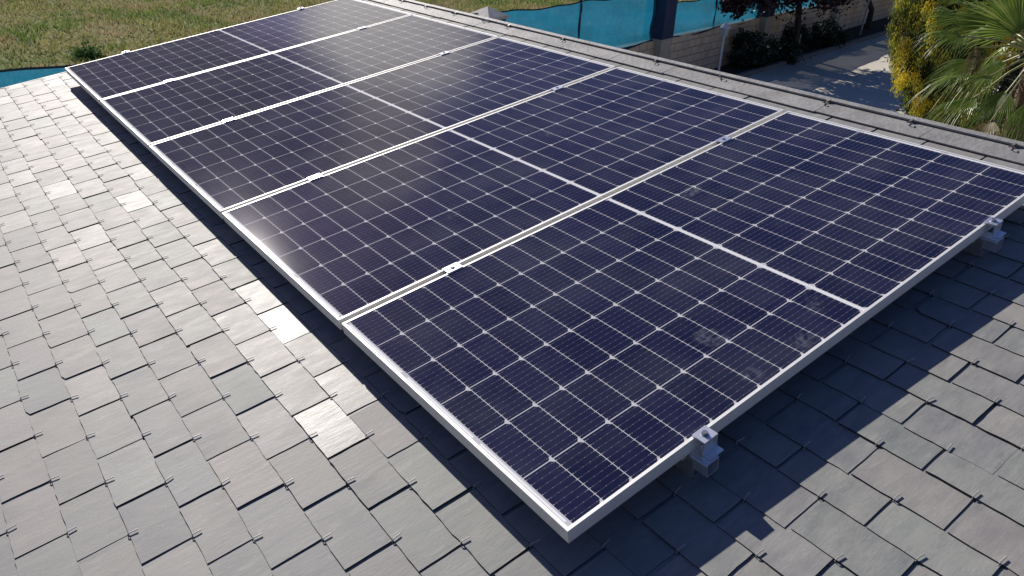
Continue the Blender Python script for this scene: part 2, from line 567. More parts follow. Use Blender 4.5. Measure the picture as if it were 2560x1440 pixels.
vt.box(((EAVE_U + 2.6) / 2, VERGE + .007, ZR - .02), (2.6 - EAVE_U, .010, .05))
vt.build('verge_strip', M_HOOKCLIP, roof)
# walls
wl = MB()
zt0, zt1 = ZP + math.sin(PITCH) * (EAVE_U + .35) - .22, ZP + math.sin(PITCH) * 2.57 - .19
x0, x1, y0, y1 = (EAVE_U + .35) * math.cos(PITCH), 2.555, NEAR_S + .25, VERGE - .18
wl.add([(x0, y0, 0), (x1, y0, 0), (x1, y1, 0), (x0, y1, 0), (x0, y0, zt0), (x1, y0, zt1), (x1, y1, zt1), (x0, y1, zt0)],
       [(0, 1, 5, 4), (1, 2, 6, 5), (2, 3, 7, 6), (3, 0, 4, 7)])
wl.build('wall', M_RENDER, house)

# ------------------------------------------------------------------ solar panels
FH = .037
def ring(m, prof):
    """prof: (inset, z) loop swept round the panel outline"""
    for (i0, z0), (i1, z1) in zip(prof[:-1], prof[1:]):
        a = [(i0, i0, z0), (PL - i0, i0, z0), (PL - i0, PW - i0, z0), (i0, PW - i0, z0)]
        b = [(i1, i1, z1), (PL - i1, i1, z1), (PL - i1, PW - i1, z1), (i1, PW - i1, z1)]
        m.add(a + b, [(q, (q + 1) % 4, 4 + (q + 1) % 4, 4 + q) for q in range(4)])
panel_labels = ['nearest solar panel, with two end clamps on its near long edge',
                'second solar panel from the camera, behind the nearest one',
                'middle solar panel of the row, with two panels on either side',
                'fourth solar panel from the camera, next to the farthest one',
                'farthest solar panel, its far long edge against the grass field']
pan0 = None
for i in range(5):
    mx = T @ Matrix.Translation((0, i * (PW + GAP), 0))
    if pan0 is None:
        p = pan0 = empty('solar_panel', mx, panel_labels[0], 'solar panel', 'solar panels on the slate roof')
        fr = MB()
        ring(fr, [(.028, -FH), (0.0, -FH), (0.0, -.0008), (.0008, 0.0), (.0088, 0.0), (.0094, -.0016), (.0094, -.006)])
        fr.build('frame', M_ALU, p)
        la = MB()
        la.box((PL / 2, PW / 2, -.0042), (PL - .0184, PW - .0184, .0048))
        lam = la.build('laminate', M_LAM_FRONT, p)
    else:
        p = copy_tree(pan0); p.matrix_basis = mx; p['label'] = panel_labels[i]
        for ch in p.children:
            if ch.name.startswith('laminate'):
                if i == 1:
                    me2 = ch.data.copy(); me2.materials.clear(); me2.materials.append(M_LAM)
                    ch.data = other = me2
                else:
                    ch.data = other

# rails, hollow square section
RAIL_U = (.392, 1.745)
s_end, s_far = -.052, 5.262
RW, RT = .040, .0028
def rail_mesh():
    m = MB()
    o, h = RW / 2, RW / 2 - RT
    def loop(r): return [(-r, -r), (r, -r), (r, r), (-r, r)]
    for r in (o, h):
        a = [(x, s_end, z) for x, z in loop(r)]; b = [(x, s_far, z) for x, z in loop(r)]
        m.add(a + b, [(q, (q + 1) % 4, 4 + (q + 1) % 4, 4 + q) for q in range(4)])
    for y in (s_end, s_far):
        a = [(x, y, z) for x, z in loop(o)]; b = [(x, y, z) for x, z in loop(h)]
        m.add(a + b, [(q, (q + 1) % 4, 4 + (q + 1) % 4, 4 + q) for q in range(4)])
    m.box((-o - .001, (s_end + s_far) / 2, .012), (.0025, s_far - s_end, .006))
    return m
ra = rail_mesh().build('mounting_rail', M_CLAMP, None, T @ Matrix.Translation((RAIL_U[0], 0, -FH - RW / 2 - .0005)))
tag(ra, 'lower aluminium mounting rail, its open end under the left end clamp', 'rail', 'mounting rails under the panels')
rb = ra.copy(); COL.objects.link(rb); rb.matrix_basis = T @ Matrix.Translation((RAIL_U[1], 0, -FH - RW / 2 - .0005))
rb['label'] = 'upper aluminium mounting rail, its open end under the right end clamp'

# end clamps
def end_clamp(u, s, flip, label):
    e = empty('end_clamp', T @ Matrix.Translation((u, s, 0)) @ Matrix.Rotation(math.pi if flip else 0, 4, 'Z'), label, 'clamp', 'end clamps of the panel row')
    m = MB()
    w = .046
    m.box((0, -.010, .0026), (w, .038, .0045))                     # plate over the frame
    m.box((0, -.0265, -.016), (w, .0045, .033))                    # web down
    m.box((0, -.036, -.0345), (w, .024, .004))                     # foot on the rail
    m.build('bracket', M_CLAMP, e)
    b = MB()
    b.tube([(0, -.010, .0050), (0, -.010, .0062)], .0095, 14)
    b.tube([(0, -.010, .0062), (0, -.010, .0125)], .0068, 6)
    b.build('bolt', M_BOLT, e)
    return e
end_clamp(.410, 0, False, 'shiny end clamp on the near panel edge, left of the two there')
end_clamp(1.763, 0, False, 'shiny end clamp on the near panel edge, right of the two there')
SF = 4 * (PW + GAP) + PW
end_clamp(.410, SF, True, 'end clamp on the far panel edge against the grass, left one')
end_clamp(1.763, SF, True, 'end clamp on the far panel edge against the grass, right one')

# mid clamps between the panels
mid0 = None
gaps = ['the nearest and the second panel', 'the second and the middle panel', 'the middle and the fourth panel', 'the fourth and the farthest panel']
for i in range(4):
    for j, u in enumerate((.411, 1.757)):
        mx = T @ Matrix.Translation((u, i * (PW + GAP) + PW + GAP / 2, 0))
        lab = 'small %s clamp in the gap between %s' % (('lower', 'upper')[j], gaps[i])
        if mid0 is None:
            mid0 = empty('mid_clamp', mx, lab, 'clamp', 'mid clamps between the panels')
            m = MB()
            m.box((0, 0, .0020), (.058, .038, .0030))
            m.box((0, .0075, -.016), (.058, .003, .033)); m.box((0, -.0075, -.016), (.058, .003, .033))
            m.build('bracket', M_CLAMP, mid0)
            b = MB(); b.tube([(0, 0, .0035), (0, 0, .0045)], .008, 12); b.tube([(0, 0, .0045), (0, 0, .0075)], .0058, 6)
            b.build('bolt', M_BOLT, mid0)
        else:
            c = copy_tree(mid0); c.matrix_basis = mx; c['label'] = lab

# L-shaped roof feet carrying the rails at their near ends
def roof_foot(u, s, label):
    e = empty('roof_foot', T @ Matrix.Translation((u, s, ZR + .006)), label, 'bracket', 'roof feet under the rail ends')
    m = MB()
    m.box((0, 0, .032), (.004, .052, .064))
    m.box((.020, 0, .0025), (.044, .052, .004))
    m.build('bracket', M_GALV, e)
    b = MB()
    b.tube([(.022, 0, .004), (.022, 0, .013)], .008, 6)
    b.build('bolt', M_BOLT, e)
    b = MB(); b.tube([(-.010, .008, .046), (-.002, .008, .046)], .008, 6)
    b.build('bolt', M_BOLT, e)
roof_foot(RAIL_U[0] - RW / 2 - .0025, .012, 'galvanised roof foot under the left end clamp, in the panel shadow')
roof_foot(RAIL_U[1] - RW / 2 - .0025, .012, 'galvanised roof foot under the right end clamp, in the panel shadow')

# ------------------------------------------------------------------ ground
WD = Vector((.974022, .226455, 0)); WN = Vector((-.226455, .974022, 0)); WA = Vector((20.0979, 13.7192, 0))
KA = at(1900, 180, 0); KB = at(2206, 87, 0); KD = (KB - KA).normalized(); KN = Vector((-KD.y, KD.x, 0))

k = NT('meadow_soil')
pos = k.n('NewGeometry').outputs['Position']
big = k.noise(.16, 4, pos); med = k.noise(1.1, 5, pos, .6); fin = k.noise(9, 5, pos, .7)
c = k.ramp(med, [(.30, (.15, .15, .05)), (.48, (.18, .19, .065)), (.62, (.25, .215, .105)), (.78, (.31, .25, .145))])
c = k.mix(k.range(big, .4, .62), c, (.15, .19, .05))
c = k.mix(k.range(fin, .35, .7, 0, .6), c, (.10, .095, .045))
k.base(c); k.set(Roughness=.95); k.p.inputs['Specular IOR Level'].default_value = .1
k.bump(fin, .8, .05)
M_MEADOW = k.m
g = MB()
gx, gy = 26, 26
g.add([(-600, -600, 0), (600, -600, 0), (600, 600, 0), (-600, 600, 0)], [(0, 1, 2, 3)])
tag(g.build('ground', M_MEADOW), 'dry green meadow ground running to the horizon', 'ground', kind='structure')

k = NT('courtyard_concrete')
pos = k.n('NewGeometry').outputs['Position']
c = k.ramp(k.noise(.9, 6, pos, .65), [(.3, (.46, .425, .36)), (.7, (.60, .55, .47))])
c = k.mix(k.range(k.noise(7, 5, pos, .7), .5, .75, 0, .4), c, (.38, .35, .30))
c = k.mix(k.range(k.noise(30, 3, pos), .55, .8, 0, .35), c, (.5, .47, .41))
k.base(c); k.set(Roughness=.85); k.bump(k.noise(40, 4, pos), .3, .01)
M_CONC = k.m
k = NT('bed_soil')
pos = k.n('NewGeometry').outputs['Position']
k.base(k.ramp(k.noise(5, 6, pos, .7), [(.3, (.018, .014, .011)), (.7, (.045, .035, .026))])); k.set(Roughness=1)
k.bump(k.noise(14, 5, pos), .8, .05)
M_SOIL = k.m

def quad_sheet(name, pts, z, mat, label, cat):
    m = MB(); m.add([(p.x, p.y, z) for p in pts], [(0, 1, 2, 3)])
    return tag(m.build(name, mat), label, cat, kind='structure')
k0, k1 = KA - KD * 16, KA + KD * 40
quad_sheet('courtyard_paving', [Vector((2.6, -25, 0)), Vector((70, -25, 0)), k1, Vector((2.6, (k0 - KD * ((k0.x - 2.6) / KD.x)).y, 0))], .004, M_CONC,
           'pale concrete courtyard in shade with one sunlit patch', 'paving')
b0, b1 = KA - KD * 16, KA + KD * 40
quad_sheet('planting_bed', [b0, b1, WA + WD * 42, WA - WD * 17], .03, M_SOIL, 'dark soil bed between the kerb and the block wall', 'soil')
M_KERB = simple('kerb_concrete', (.16, .15, .14), .85, 0, .25, 4, .2)
kb = MB()
L = 56
p = -16.0
while p < 40:
    q = KA + KD * (p + .5)
    kb.box((q.x, q.y, .05), (.985, .12, .14), Matrix.Rotation(math.atan2(KD.y, KD.x), 3, 'Z'))
    p += 1.0
tag(kb.build('kerb', M_KERB), 'low dark kerb along the courtyard edge', 'kerb', kind='structure')

# ------------------------------------------------------------------ boundary wall and its fence
WROT = Matrix.Rotation(math.atan2(WD.y, WD.x), 4, 'Z')
WT = Matrix.Translation(WA) @ WROT                   # local x along the wall, y away from the camera
WALL_H = 1.18
k = NT('concrete_blocks')
sep = k.n('SeparateXYZ'); k.l(k.n('TexCoord').outputs['Object'], sep.inputs[0])
cb = k.n('CombineXYZ'); k.l(sep.outputs[0], cb.inputs[0]); k.l(sep.outputs[2], cb.inputs[1])
br = k.n('TexBrick'); br.offset = .5
for nm, v in (('Scale', 1.0), ('Mortar Size', .010), ('Mortar Smooth', .3), ('Brick Width', .40), ('Row Height', .20), ('Bias', 0)):
    br.inputs[nm].default_value = v
br.inputs['Color1'].default_value = (.72, .57, .38, 1); br.inputs['Color2'].default_value = (.60, .48, .33, 1); br.inputs['Mortar'].default_value = (.20, .17, .13, 1)
k.l(cb.outputs[0], br.inputs['Vector'])
c = k.mix(k.range(k.noise(2.2, 5), .45, .7, 0, .6), br.outputs['Color'], (.36, .30, .22), 'MIX')
c = k.mix(k.range(k.noise(1.1, 4, None, .6, (1, 1, .25)), .55, .75, 0, .6), c, (.52, .37, .21))
k.base(c); k.set(Roughness=.92)
hh = k.math('ADD', k.math('MULTIPLY', br.outputs['Fac'], -1.0), k.math('MULTIPLY', k.noise(30, 4), .5))
k.bump(hh, .6, .01)
M_BLOCK = k.m
wm = MB(); wm.box((1.0, .10, WALL_H / 2), (76, .20, WALL_H))
tag(wm.build('boundary_wall', M_BLOCK, None, WT), 'weathered concrete block wall along the far side of the courtyard', 'wall')

M_PILLAR = simple('pillar_stone', (.40, .36, .29), .9, 0, .25, 5, .3)
M_CAP = simple('pillar_cap_stone', (.50, .47, .44), .85, 0, .2, 8, .2)
k = NT('dark_blue_wrap')
k.base(k.ramp(k.noise(3, 3), [(.3, (.012, .025, .060)), (.7, (.018, .036, .085))])); k.set(Roughness=.75)
M_WRAP = k.m
def pillar(x, w, h, label, wrap, cap):
    e = empty('fence_pillar', WT @ Matrix.Translation((x, 0, 0)), label, 'pillar', 'pillars along the boundary wall')
    m = MB(); m.box((0, .05, h / 2), (w, w, h)); m.build('shaft', M_PILLAR, e)
    if wrap:
        m = MB(); m.box((0, .05, (WALL_H + .05 + h) / 2 + .01), (w + .05, w + .05, h - WALL_H - .03)); m.build('wrap', M_WRAP, e)
    if cap:
        m = MB(); o = w / 2 + .07
        m.add([(-o, -o + .05, h), (o, -o + .05, h), (o, o + .05, h), (-o, o + .05, h), (-o, -o + .05, h + .05), (o, -o + .05, h + .05), (o, o + .05, h + .05), (-o, o + .05, h + .05), (0, .05, h + .20)],
              [(0, 1, 5, 4), (1, 2, 6, 5), (2, 3, 7, 6), (3, 0, 4, 7), (4, 5, 8), (5, 6, 8), (6, 7, 8), (7, 4, 8)])
        m.build('cap', M_CAP, e)
pillar(-12.72, .42, 2.22, 'fence pillar with a pyramid cap rising just behind the roof ridge', True, True)
pillar(-6.25, .50, 2.45, 'pillar wrapped in dark blue netting between two net panels', True, False)
pillar(.18, .50, 2.0, 'pale pillar half hidden in the shade under the plum tree', True, False)
pillar(6.75, .50, 2.0, 'farthest visible pillar of the wall, behind the golden conifer', True, False)

M_POST = simple('post_steel', (.014, .026, .060), .55, .2, .2, 20)
def fence_post(x, h, label):
    m = MB()
    m.tube([(0, 0, 0), (0, 0, h - WALL_H + .05)], .032, 10); m.tube([(0, 0, h - WALL_H + .05), (0, 0, h - WALL_H + .09)], [.045, .030], 10)
    m.tube([(0, 0, h - WALL_H - .20), (0, 0, h - WALL_H - .05)], .045, 8)
    tag(m.build('fence_post', M_POST, None, WT @ Matrix.Translation((x, .10, WALL_H))), label, 'post', 'posts carrying the blue net')
fence_post(-9.67, 2.28, 'thin dark fence post in the middle of the blue net')
fence_post(-3.1, 1.90, 'thin fence post just behind the lamp, in the shaded net')

k = NT('blue_shade_net')
oc = k.n('TexCoord').outputs['Object']
wv = k.noise(1.5, 4, None, .6, (1, 1, 2.5)); st = k.noise(14, 3, None, .6, (2.5, 1, .25))
c = k.ramp(wv, [(.3, (.010, .140, .250)), (.7, (.016, .190, .320))])
c = k.mix(k.range(st, .35, .7, 0, .55), c, (.008, .11, .19))
df = k.n('BsdfDiffuse'); tr = k.n('BsdfTranslucent'); ms = k.n('MixShader'); ms.inputs[0].default_value = .5
k.l(c, df.inputs[0]); k.l(c, tr.inputs[0])
bp = k.n('Bump'); bp.inputs['Strength'].default_value = .5; bp.inputs['Distance'].default_value = .03
k.l(k.noise(2.6, 4, None, .6, (.6, 1, 2.2)), bp.inputs['Height'])
k.l(bp.outputs[0], df.inputs['Normal']); k.l(bp.outputs[0], tr.inputs['Normal'])
k.l(df.outputs[0], ms.inputs[1]); k.l(tr.outputs[0], ms.inputs[2])
tp = k.n('BsdfTransparent'); ms2 = k.n('MixShader'); ms2.inputs[0].default_value = .10
k.l(ms.outputs[0], ms2.inputs[1]); k.l(tp.outputs[0], ms2.inputs[2])
k.l(ms2.outputs[0], k.t.nodes['Material Output'].inputs['Surface'])
M_NET = k.m
M_NETHEM = simple('net_hem', (.016, .030, .055), .8)
def net(x0, x1, h, label, zb=1.16, seed=0):
    e = empty('privacy_net', WT @ Matrix.Translation((x0, .07, 0)), label, 'net', 'blue privacy nets along the wall')
    r = np.random.default_rng(seed)
    nx, nz = max(8, int((x1 - x0) * 6)), 14
    m = MB(); vs = []
    ph = r.uniform(0, 6, 6)
    for i in range(nx + 1):
        x = (x1 - x0) * i / nx
        sag = .035 * math.sin(math.pi * ((x % 3.0) / 3.0)) + .012 * math.sin(x * 5 + ph[0])
        for j in range(nz + 1):
            f = j / nz
            z = zb + .03 * math.sin(x * 2.1 + ph[1]) * (1 - f) + f * (h - sag - zb)
            y = .025 * math.sin(x * 2.7 + ph[2] + 1.6 * f) + .02 * math.sin(x * .9 + 9 * f + ph[3]) - .05 * max(0, .12 - f) / .12
            vs.append((x, y, z))
    fs = [(i * (nz + 1) + j, (i + 1) * (nz + 1) + j, (i + 1) * (nz + 1) + j + 1, i * (nz + 1) + j + 1) for i in range(nx) for j in range(nz)]
    m.add(vs, fs); m.build('mesh_sheet', M_NET, e, None, True)
    hm = MB()
    hm.tube([vs[i * (nz + 1) + nz] for i in range(nx + 1)], .014, 5)
    hm.tube([(vs[i * (nz + 1)][0], vs[i * (nz + 1)][1] - .004, vs[i * (nz + 1)][2]) for i in range(nx + 1)], .020, 5)
    hm.build('hem', M_NETHEM, e)
net(-36, -12.95, 2.33, 'blue net at the far left, showing above the slate verge', seed=1)
net(-12.50, -6.53, 2.30, 'bright blue net between the capped pillar and the dark wrapped pillar', seed=2)
net(-5.97, -.08, 2.0, 'blue net behind the white lamp, its lower part dark in shade', seed=3)
net(.46, 6.48, 1.9, 'blue net mostly hidden behind the plum tree branches', seed=4)
net(7.02, 30, 1.9, 'blue net at the far right behind the conifers', seed=5)

# ------------------------------------------------------------------ vegetation helpers
def leaf_quads(centres, normals_r, size, aspect=1.6, r=rng, droop=0.0, up=None, jitter=.35):
    """one small bent-looking diamond per centre"""
    n = len(centres)
    d = r.normal(size=(n, 3))
    if up is not None: d = d * (1 - up[3]) + np.array(up[:3]) * up[3] * 2.0
    d /= np.linalg.norm(d, axis=1, keepdims=True)
    a = r.normal(size=(n, 3)); a -= (a * d).sum(1, keepdims=True) * d; a /= np.linalg.norm(a, axis=1, keepdims=True)
    sz = size * r.uniform(1 - jitter, 1 + jitter, (n, 1))
    c = np.asarray(centres)
    v = np.stack([c - d * sz * aspect / 2, c + a * sz / 2, c + d * sz * aspect / 2, c - a * sz / 2], 1)
    return v.reshape(-1, 3)


def leaf_mat(name, dark, mid, light, trans=.35, rough=.5, spec=.4):
    k = NT(name)
    c = k.ramp(k.island(), [(0, dark), (.5, mid), (1, light)])
    k.base(c); k.set(Roughness=rough); k.p.inputs['Specular IOR Level'].default_value = spec
    tr = k.n('BsdfTranslucent'); k.l(c, tr.inputs[0])
    ms = k.n('MixShader'); ms.inputs[0].default_value = trans
    k.l(k.p.outputs[0], ms.inputs[1]); k.l(tr.outputs[0], ms.inputs[2])
    k.l(ms.outputs[0], k.t.nodes['Material Output'].inputs['Surface'])
    return k.m


M_BARK = simple('dark_bark', (.035, .028, .024), .95, 0, .35, 12, .6)
def limbs(m, base, dirs, r0, rr):
    for (d, ln) in dirs:
        pts, p, dd = [Vector(base)], Vector(base), Vector(d).normalized()
        for q in range(5):
            dd = (dd + Vector((rr.gauss(0, .14), rr.gauss(0, .14), rr.gauss(0, .10)))).normalized()
            p = p + dd * ln / 5; pts.append(p)
        m.tube(pts, [r0 * (1 - .17 * q) for q in range(6)], 7)

def clump_points(n, nc, centre, radii, cr, r, shell=.35):
    """leaf positions in nc clumps spread through an ellipsoid"""
    c = r.normal(size=(nc, 3)); c /= np.linalg.norm(c, axis=1, keepdims=True)
    c *= (r.uniform(shell, 1, (nc, 1)) ** .5)
    c = c * np.array(radii) + np.array(centre)
    i = r.integers(0, nc, n)
    p = r.normal(size=(n, 3)) * cr * r.uniform(.5, 1.25, (nc, 1))[i]
    return c[i] + p

def tree(name, base, trunk_h, crown_c, radii, n, nc, cr, leaf, lmat, label, cat, r0=.09, seed=1, group=None, extra=()):
    rr = random.Random(seed); r = np.random.default_rng(seed)
    e = empty(name, Matrix.Translation(base), label, cat, group)
    m = MB()
    top = Vector((crown_c[0] * .4, crown_c[1] * .4, trunk_h))
    m.tube([(0, 0, 0), (rr.gauss(0, .03), rr.gauss(0, .03), trunk_h * .5), tuple(top)], [r0 * 1.3, r0, r0 * .8], 10)
    limbs(m, top, [((rr.gauss(0, 1), rr.gauss(0, 1), rr.uniform(.4, 1.3)), rr.uniform(.6, 1.0) * max(radii)) for q in range(7)], r0 * .55, rr)
    m.build('trunk', M_BARK, e)
    pts = clump_points(n, nc, crown_c, radii, cr, r)
    for (ec, er, enc, en, ecr) in extra:
        pts = np.concatenate([pts, clump_points(en, enc, tuple(ec), er, ecr, r)])
    pts = pts[pts[:, 2] > .05]
    poly_mesh('crown', leaf_quads(pts, None, leaf, 1.7, r), 4, lmat, e)
    return e

# ------------------------------------------------------------------ courtyard planting and lamp
M_PLUM = leaf_mat('plum_leaves', (.018, .009, .014), (.040, .018, .024), (.085, .045, .050), .22, .55, .4)
pb = WA + WD * 1.15 - WN * .75
def rel(px_, py_, dist): return along_ray(px_, py_, dist) - pb
plum = tree('plum_tree', pb, 1.7, (-.75, -.25, 2.95), (2.7, 1.8, 1.45), 27000, 170, .21, .068, M_PLUM,
     'dark purple-leaved plum tree over the courtyard bed', 'tree', .10, 5,
     extra=[(rel(1838, -8, 23.0), (.36, .36, .36), 16, 2300, .13), (rel(1905, -30, 23.2), (.75, .5, .42), 20, 2600, .15),
            (rel(1985, -22, 24.0), (.7, .5, .30), 12, 1100, .13), (rel(2075, -40, 25), (.8, .6, .4), 14, 1500, .16)])
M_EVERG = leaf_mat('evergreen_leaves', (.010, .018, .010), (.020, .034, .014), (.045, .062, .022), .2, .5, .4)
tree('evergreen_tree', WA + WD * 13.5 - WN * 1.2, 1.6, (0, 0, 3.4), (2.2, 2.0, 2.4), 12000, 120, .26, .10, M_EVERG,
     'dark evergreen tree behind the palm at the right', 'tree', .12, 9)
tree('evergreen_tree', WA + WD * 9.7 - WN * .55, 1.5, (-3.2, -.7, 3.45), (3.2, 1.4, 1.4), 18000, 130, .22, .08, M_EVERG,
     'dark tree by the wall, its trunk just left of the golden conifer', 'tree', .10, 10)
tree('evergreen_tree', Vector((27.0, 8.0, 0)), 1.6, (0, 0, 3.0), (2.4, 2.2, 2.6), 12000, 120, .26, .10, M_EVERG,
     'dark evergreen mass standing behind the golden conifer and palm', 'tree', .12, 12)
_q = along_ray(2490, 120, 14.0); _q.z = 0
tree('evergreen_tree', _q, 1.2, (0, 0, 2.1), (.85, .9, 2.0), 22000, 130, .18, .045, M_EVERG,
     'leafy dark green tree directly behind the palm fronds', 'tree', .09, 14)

def shrub(base, radii, n, leaf, mat, label, seed, nc=26, name='shrub'):
    r = np.random.default_rng(seed)
    e = empty(name, Matrix.Translation(base), label, 'shrub')
    rr = random.Random(seed)
    m = MB(); limbs(m, (0, 0, 0), [((rr.gauss(0, .7), rr.gauss(0, .7), 1), radii[2] * 1.2) for q in range(6)], .018, rr)
    m.build('stem', M_BARK, e)
    pts = clump_points(n, nc, (0, 0, radii[2] * .95), radii, .11, r)
    pts = pts[pts[:, 2] > .02]
    poly_mesh('foliage', leaf_quads(pts, None, leaf, 1.7, r), 4, mat, e)
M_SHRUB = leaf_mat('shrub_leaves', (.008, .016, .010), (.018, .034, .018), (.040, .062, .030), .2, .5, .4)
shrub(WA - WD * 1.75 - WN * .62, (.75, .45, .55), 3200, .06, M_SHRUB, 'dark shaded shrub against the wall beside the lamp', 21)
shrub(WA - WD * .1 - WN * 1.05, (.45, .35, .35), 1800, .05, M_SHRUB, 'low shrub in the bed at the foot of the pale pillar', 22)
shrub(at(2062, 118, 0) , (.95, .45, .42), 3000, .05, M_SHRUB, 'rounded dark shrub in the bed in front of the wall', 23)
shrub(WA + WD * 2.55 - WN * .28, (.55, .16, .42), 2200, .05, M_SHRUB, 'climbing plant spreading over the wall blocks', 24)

# lamp
M_WHITE = simple('white_painted_metal', (.62, .62, .66), .5, 0, .08, 20)
k = NT('lamp_glass'); k.base(k.ramp(k.noise(6, 2), [(.3, (.30, .42, .46)), (.7, (.36, .48, .52))])); k.set(Roughness=.15); M_LGLASS = k.m
lb = WA - WD * 3.72 - WN * .55
e = empty('garden_lamp', Matrix.Translation(lb), 'white garden lamp post with a small lantern, in front of the blue net', 'lamp')
LH = 1.06
m = MB(); m.tube([(0, 0, 0), (0, 0, .10)], [.055, .045], 12); m.tube([(0, 0, .10), (0, 0, LH)], [.036, .030], 12); m.tube([(0, 0, LH - .02), (0, 0, LH + .05)], [.030, .075], 10)
m.build('pole', M_WHITE, e)
m = MB(); m.tube([(0, 0, LH + .05), (0, 0, LH + .24)], [.075, .095], 6); m.build('lantern_glass', M_LGLASS, e)
m = MB()
for q in range(6):
    an = math.pi * 2 * q / 6
    m.tube([(.078 * math.cos(an), .078 * math.sin(an), LH + .05), (.098 * math.cos(an), .098 * math.sin(an), LH + .24)], .008, 5)
m.build('lantern_bars', M_WHITE, e)
m = MB(); m.tube([(0, 0, LH + .235), (0, 0, LH + .26), (0, 0, LH + .34), (0, 0, LH + .40)], [.145, .135, .055, .008], 12); m.build('lantern_roof', M_WHITE, e)

# stakes in the bed
M_STAKE = simple('grey_stake', (.32, .32, .34), .7)
def stake(p, h, lean, label, r=.022):
    m = MB(); m.tube([(0, 0, 0), (lean, 0, h)], r, 8)
    tag(m.build('stake', M_STAKE, None, Matrix.Translation(p)), label, 'stake', 'stakes in the planting bed')
stake(at(1990, 136, .03), .62, .05, 'short grey stake at the kerb side of the bed')
stake(at(2150, 88, .03), 1.55, .05, 'tall grey pole standing against the wall near the golden conifer', .035)
m = MB()
m.add([(.06, 0, .02), (0, .05, .03), (-.05, 0, .015), (0, -.05, .025), (0, 0, .06), (0, 0, .002)], [(0, 1, 4), (1, 2, 4), (2, 3, 4), (3, 0, 4), (1, 0, 5), (2, 1, 5), (3, 2, 5), (0, 3, 5)])
tag(m.build('stone', simple('white_stone', (.7, .68, .66), .8), None, Matrix.Translation(at(2017, 163, .004))), 'small white stone lying on the shaded courtyard', 'stone')

# golden conifer: column of upright sprays, yellow tips outside
k = NT('golden_sprays')
at_ = k.n('Attribute', attribute_name='tip')
c = k.ramp(at_.outputs['Fac'], [(0, (.016, .028, .010)), (.30, (.070, .105, .018)), (.52, (.30, .31, .030)), (1, (.70, .53, .030))])
k.base(c); k.set(Roughness=.6)
tr = k.n('BsdfTranslucent'); k.l(c, tr.inputs[0]); ms = k.n('MixShader'); ms.inputs[0].default_value = .35
k.l(k.p.outputs[0], ms.inputs[1]); k.l(tr.outputs[0], ms.inputs[2]); k.l(ms.outputs[0], k.t.nodes['Material Output'].inputs['Surface'])
M_GOLD = k.m
tb = along_ray(2352, 200, 12.5); tb.z = 0
e = empty('golden_conifer', Matrix.Translation(tb), 'tall golden-tipped conifer column beside the palm', 'tree')
m = MB(); m.tube([(0, 0, 0), (.02, .01, 2.5), (0, 0, 4.2)], [.10, .07, .02], 8); m.build('trunk', M_BARK, e)
r = np.random.default_rng(31)
nc = 1500
zc = r.uniform(.12, 4.3, nc); an = r.uniform(0, 2 * np.pi, nc)
prof = np.interp(zc, [0, 1.2, 1.36, 1.86, 2.7, 3.4, 4.4], [.14, .20, .24, .42, .80, .84, .25])
lump = .05 * np.sin(an * 3 + zc * 3.1) + .045 * np.sin(an * 7 - zc * 5.0)
fr_ = np.sqrt(r.uniform(.25, 1, nc))
rad = np.maximum(.05, (prof + lump) * fr_)
cc = np.stack([rad * np.cos(an), rad * np.sin(an), zc], 1)
per = 150
idx = np.repeat(np.arange(nc), per)
off = r.normal(size=(nc * per, 3)) * np.array([.036, .036, .075])
pts = cc[idx] + off
patch = .5 + .5 * np.sin(an * 2.3 + zc * 1.7 + 1.0) * np.cos(zc * 2.9 - an)
tipc = np.clip((fr_ - .72) / .24, 0, 1) * np.clip(.32 + 1.1 * patch, 0, 1) * np.clip((zc - .35) / .6, .1, 1)
tip = np.clip(tipc[idx] * r.uniform(.75, 1.1, nc * per) + off[:, 2] * 2.2, 0, 1)
ver = leaf_quads(pts, None, .0125, 3.2, r, up=(0, 0, 1, .72))
o = poly_mesh('foliage', ver, 4, M_GOLD, e)
at_l = o.data.attributes.new('tip', 'FLOAT', 'POINT'); at_l.data.foreach_set('value', np.repeat(tip, 4).astype(np.float32))

# fan palm
M_PALM = leaf_mat('palm_blade', (.090, .150, .022), (.150, .225, .034), (.230, .280, .072), .48, .36, .6)
M_PALMDRY = leaf_mat('palm_blade_dry', (.13, .105, .03), (.20, .16, .05), (.28, .24, .11), .35, .5, .4)
M_PETIOLE = simple('palm_petiole', (.22, .22, .08), .5, 0, .2, 20)
M_FIBRE = simple('palm_trunk_fibre', (.13, .085, .055), .95, 0, .55, 18, 1.0)
PD = 9.0
pc = along_ray(2585, 190, PD)
pbase = Vector((pc.x, pc.y, 0)); HC = along_ray(2575, 130, PD).z
e = empty('fan_palm', Matrix.Translation(pbase), 'fan palm with drooping green leaves at the right edge', 'palm')
m = MB()
zz, pts, rad = 0, [], []
rr = random.Random(3)
while zz < HC:
    pts.append((rr.gauss(0, .006), rr.gauss(0, .006), zz)); rad.append(.105 + rr.uniform(-.008, .012)); zz += .07
m.tube(pts, rad, 14)
for q in range(420):                                     # old leaf bases and fibre
    z = rr.uniform(.1, HC + .05); a = rr.uniform(0, 2 * math.pi); rr0 = .105
    p0 = Vector((rr0 * math.cos(a), rr0 * math.sin(a), z)); d = Vector((math.cos(a) * .8, math.sin(a) * .8, rr.uniform(-.2, 1.2))).normalized()
    ln = rr.uniform(.05, .14)
    sd = Vector((-math.sin(a), math.cos(a), 0)) * rr.uniform(.008, .02)
    m.add([p0 - sd, p0 + sd, p0 + d * ln + sd * .3, p0 + d * ln - sd * .3], [(0, 1, 2, 3)])
m.build('trunk', M_FIBRE, e)

